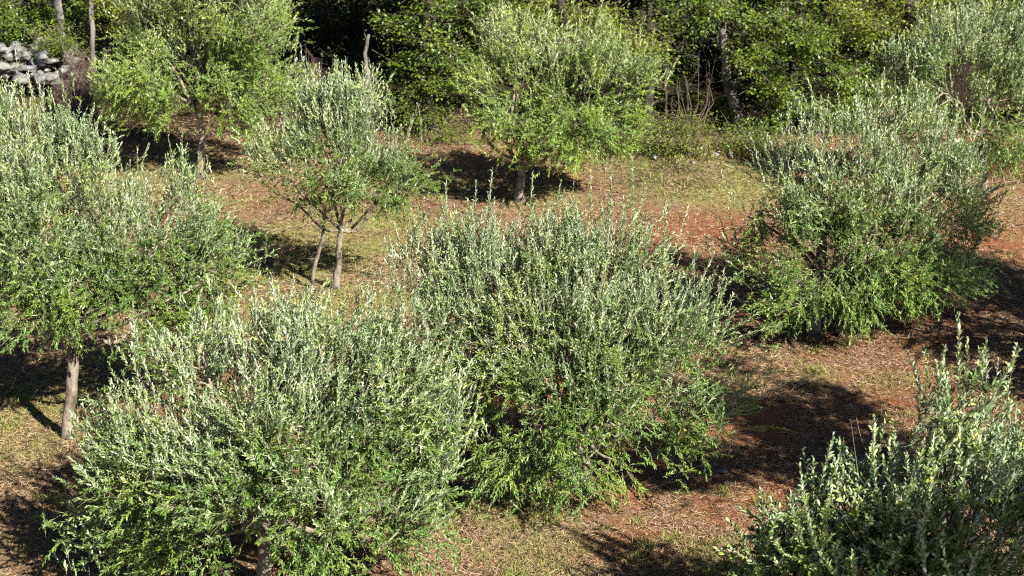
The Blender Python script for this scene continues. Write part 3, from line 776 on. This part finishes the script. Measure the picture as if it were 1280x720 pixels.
GRN = [(180, 235, 1.4, .6), (300, 350, 1.2, .6), (560, 230, 1.0, .5), (450, 380, 1.2, .55), (350, 390, 1.0, .6), (220, 210, 1.8, .5), (160, 200, 1.5, .4), (480, 280, 1.2, .4), (90, 480, .8, .5), (310, 310, 1.3, .8), (360, 345, .9, .6), (690, 243, .8, .9), (20, 510, .7, .7), (40, 570, .6, .6), (460, 320, .9, .4), (650, 650, .5, .7), (640, 690, .5, .5), (20, 660, .8, .4),
       (840, 215, 2.2, .75), (250, 190, 1.5, .35), (900, 700, .4, .5), (560, 640, .5, .4), (640, 655, .4, .4), (1010, 470, .6, .35), (420, 330, .8, .5), (1110, 480, .6, .4)]  # wide patch by the shrubs: grass, also standing in for shade there
def red_w(x, y): return blobs(x, y, RED) + .16 * smooth_noise(x, y, 3)
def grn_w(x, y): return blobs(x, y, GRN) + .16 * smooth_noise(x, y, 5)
xs = np.unique(np.concatenate([np.linspace(-400, -16, 24), np.linspace(-16, 16, 460), np.linspace(16, 400, 24)]))
ys = np.unique(np.concatenate([np.linspace(-300, 9, 22), np.linspace(9, 40, 440), np.linspace(40, 500, 26)]))
X, Yg = np.meshgrid(xs, ys)
near = np.exp(-np.maximum(0, np.maximum(np.abs(X) - 16, np.abs(Yg - 25) - 16)) / 6)
Z = gz(X, Yg) * near + near * (.014 * smooth_noise(X * 3, Yg * 3, 9) + .009 * smooth_noise(X * 7, Yg * 7, 10))
mb = MB(); nx, ny = len(xs), len(ys)
i = (np.arange(ny - 1) * nx)[:, None]; j = np.arange(nx - 1)[None, :]
mb.add(np.stack([X, Yg, Z], -1).reshape(-1, 3), np.stack([i + j, i + j + 1, i + nx + j + 1, i + nx + j], -1).reshape(-1, 4))
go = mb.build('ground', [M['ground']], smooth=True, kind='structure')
for nm, w in (('red_earth', red_w(X, Yg)), ('green_patch', grn_w(X, Yg)), ('mould_and_shade', np.clip(np.clip((Yg - 32.0) / 1.2, 0, 1) + .42 * blobs(X, Yg, [(830, 212, 2.0, 1), (120, 165, 2.2, .9), (40, 650, 1.5, .9)]), 0, 1))):  # wood floor litter; blobs by the shrubs and at lower left paint in shade
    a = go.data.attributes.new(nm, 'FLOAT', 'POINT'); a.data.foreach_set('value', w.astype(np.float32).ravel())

def scatter(n, y0=12.0, y1=35.0):
    """points on the ground, spread so that they are even in the view"""
    y = 1 / rng.uniform(1 / y1, 1 / y0, n) if True else None
    hw = y * .345 + .8
    x = rng.uniform(-1, 1, n) * hw
    return x, y
def blades(name, n, lenr, w, lie, matn, keepfun, label, cat, y0=12., y1=35.):
    x, y = scatter(n, y0, y1)
    k = rng.random(n) < keepfun(x, y); x, y = x[k], y[k]; n = len(x)
    P = np.stack([x, y, gz(x, y) + .004], 1)
    az = rng.uniform(0, 6.28, n); el = np.abs(rng.normal(lie[0], lie[1], n))
    L = np.stack([np.cos(az) * np.cos(el), np.sin(az) * np.cos(el), np.sin(el)], 1)
    A, B = frames(L); th = rng.uniform(0, 6.28, (n, 1)) if lie[0] > .6 else rng.normal(size=(n, 1)) * .6
    Wd = A * np.cos(th) + B * np.sin(th)
    l = rng.uniform(*lenr, n)[:, None]; wd = w * (y / 20)[:, None] ** .7 * rng.uniform(.6, 1.3, (n, 1))
    tip = P + L * l; tip[:, 2] -= l[:, 0] * .12
    V = np.stack([P - Wd * wd / 2, P + Wd * wd / 2, P + L * l * .6 + Wd * wd * .4, tip, P + L * l * .6 - Wd * wd * .4], 1)
    mb = MB(); b = (np.arange(n) * 5)[:, None]
    mb.add(V.reshape(-1, 3), b + np.array([[0, 1, 2, 3, 4]]))
    return tag(mb.build(name, [M[matn]]), label, cat, kind='stuff')
cl = lambda v: np.clip(v, 0, 1)
blades('dry_grass', 800000, (.04, .15), .0056, (.14, .22), 'straw', lambda x, y: cl(.95 - .7 * np.maximum(0, red_w(x, y)) - .3 * np.maximum(0, grn_w(x, y)) + .35 * smooth_noise(x * 2, y * 2, 7)), 'dry straw and fallen leaf litter over the ground', 'dry grass')
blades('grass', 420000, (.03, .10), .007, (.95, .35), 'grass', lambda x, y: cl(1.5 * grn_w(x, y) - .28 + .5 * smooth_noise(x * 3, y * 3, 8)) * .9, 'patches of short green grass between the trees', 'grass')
def clods(n):
    import bmesh
    bm = bmesh.new(); bmesh.ops.create_icosphere(bm, subdivisions=1, radius=1.0)
    V0 = np.array([v.co[:] for v in bm.verts]); F0 = np.array([[v.index for v in f.verts] for f in bm.faces]); bm.free()
    x, y = scatter(n); k = rng.random(n) < np.clip(.10 + 1.0 * np.maximum(0, red_w(x, y)) + .15 * smooth_noise(x * 2, y * 2, 12), 0, 1); x, y = x[k], y[k]; n = len(x)
    sz = .006 + .018 * rng.random(n) ** 7
    V = V0[None] * (1 + rng.normal(size=(n, len(V0), 1)) * .2) * sz[:, None, None] * np.stack([rng.uniform(.8, 1.4, n), rng.uniform(.8, 1.4, n), rng.uniform(.5, .9, n)], 1)[:, None]
    V = V + np.stack([x, y, gz(x, y) + sz * .25], 1)[:, None]
    mb = MB(); mb.add(V.reshape(-1, 3), (F0[None] + (np.arange(n) * len(V0))[:, None, None]).reshape(-1, 3))
    return tag(mb.build('soil_clods', [M['clod']]), 'crumbly clods of red earth and grit over the ground', 'soil', kind='stuff')
M['clod'] = flat_island_mat('red_clod', [(0.24, 0.10, 0.05), (0.34, 0.16, 0.085), (0.16, 0.065, 0.035), (0.30, 0.20, 0.13), (0.27, 0.11, 0.055)], .95)
clods(42000)
tx, ty = scatter(260); tr_ = rng.uniform(.05, .16, 260)
def tufts(x, y):
    z = np.zeros_like(x)
    for a, b, r in zip(tx, ty, tr_):
        z = np.maximum(z, np.exp(-((x - a) ** 2 + (y - b) ** 2) / r ** 2))
    return z
blades('grass', 420000, (.06, .17), .007, (1.0, .35), 'grass', lambda x, y: (tufts(x, y) > .4) * .8, 'scattered tufts of taller grass and weeds in the grove', 'grass')
bx = [(930, 195, .5, .8), (1250, 205, 1.2, .9), (70, 125, 1.0, 1), (40, 120, 1., .8), (880, 196, .3, .6)]
blades('dry_grass', 260000, (.12, .38), .010, (1.1, .25), 'browngrass', lambda x, y: cl(1.6 * blobs(x, y, bx) - .45), 'tall rusty brown grass at the wood edge', 'dry grass', 26., 37.)

# ------------------------------------------------------------------ light, sky, camera
w = bpy.data.worlds.new('World'); sc.world = w; w.use_nodes = True
nt = w.node_tree; bg = nt.nodes['Background']
sky = nt.nodes.new('ShaderNodeTexSky'); sky.sky_type = 'NISHITA'; sky.sun_disc = False
sky.sun_elevation = SUN_EL; sky.sun_rotation = az
sky.air_density = .42; sky.dust_density = .3
nt.links.new(sky.outputs[0], bg.inputs[0]); bg.inputs[1].default_value = .05
sl = bpy.data.lights.new('sun', 'SUN'); sl.energy = 5.0; sl.angle = R(.5); sl.color = (1.0, .93, .80)
so = bpy.data.objects.new('sun', sl); COL.objects.link(so)
tosun = Vector(sunward.tolist())
so.rotation_euler = tosun.to_track_quat('Z', 'Y').to_euler(); so.location = (10, -10, 20)

cd = bpy.data.cameras.new('camera'); cd.sensor_width = 36; cd.lens = FPX / 1280 * 36; cd.clip_end = 2000
cd.dof.use_dof = True; cd.dof.focus_distance = 17.5; cd.dof.aperture_fstop = 2.8
co = bpy.data.objects.new('camera', cd); COL.objects.link(co); co.location = Vector(CAM.tolist())
co.rotation_euler = (R(90) - PITCH, 0, 0); sc.camera = co

sc.view_settings.view_transform = 'Standard'; sc.view_settings.look = 'None'; sc.view_settings.gamma = 1; sc.view_settings.exposure = 1.35
sc.view_settings.use_curve_mapping = False
sc.cycles.max_bounces = 5; sc.cycles.diffuse_bounces = 1; sc.cycles.glossy_bounces = 2; sc.cycles.transmission_bounces = 3
sc.cycles.use_denoising = False
sc.cycles.sample_clamp_indirect = 4
sc.cycles.filter_width = 1.15
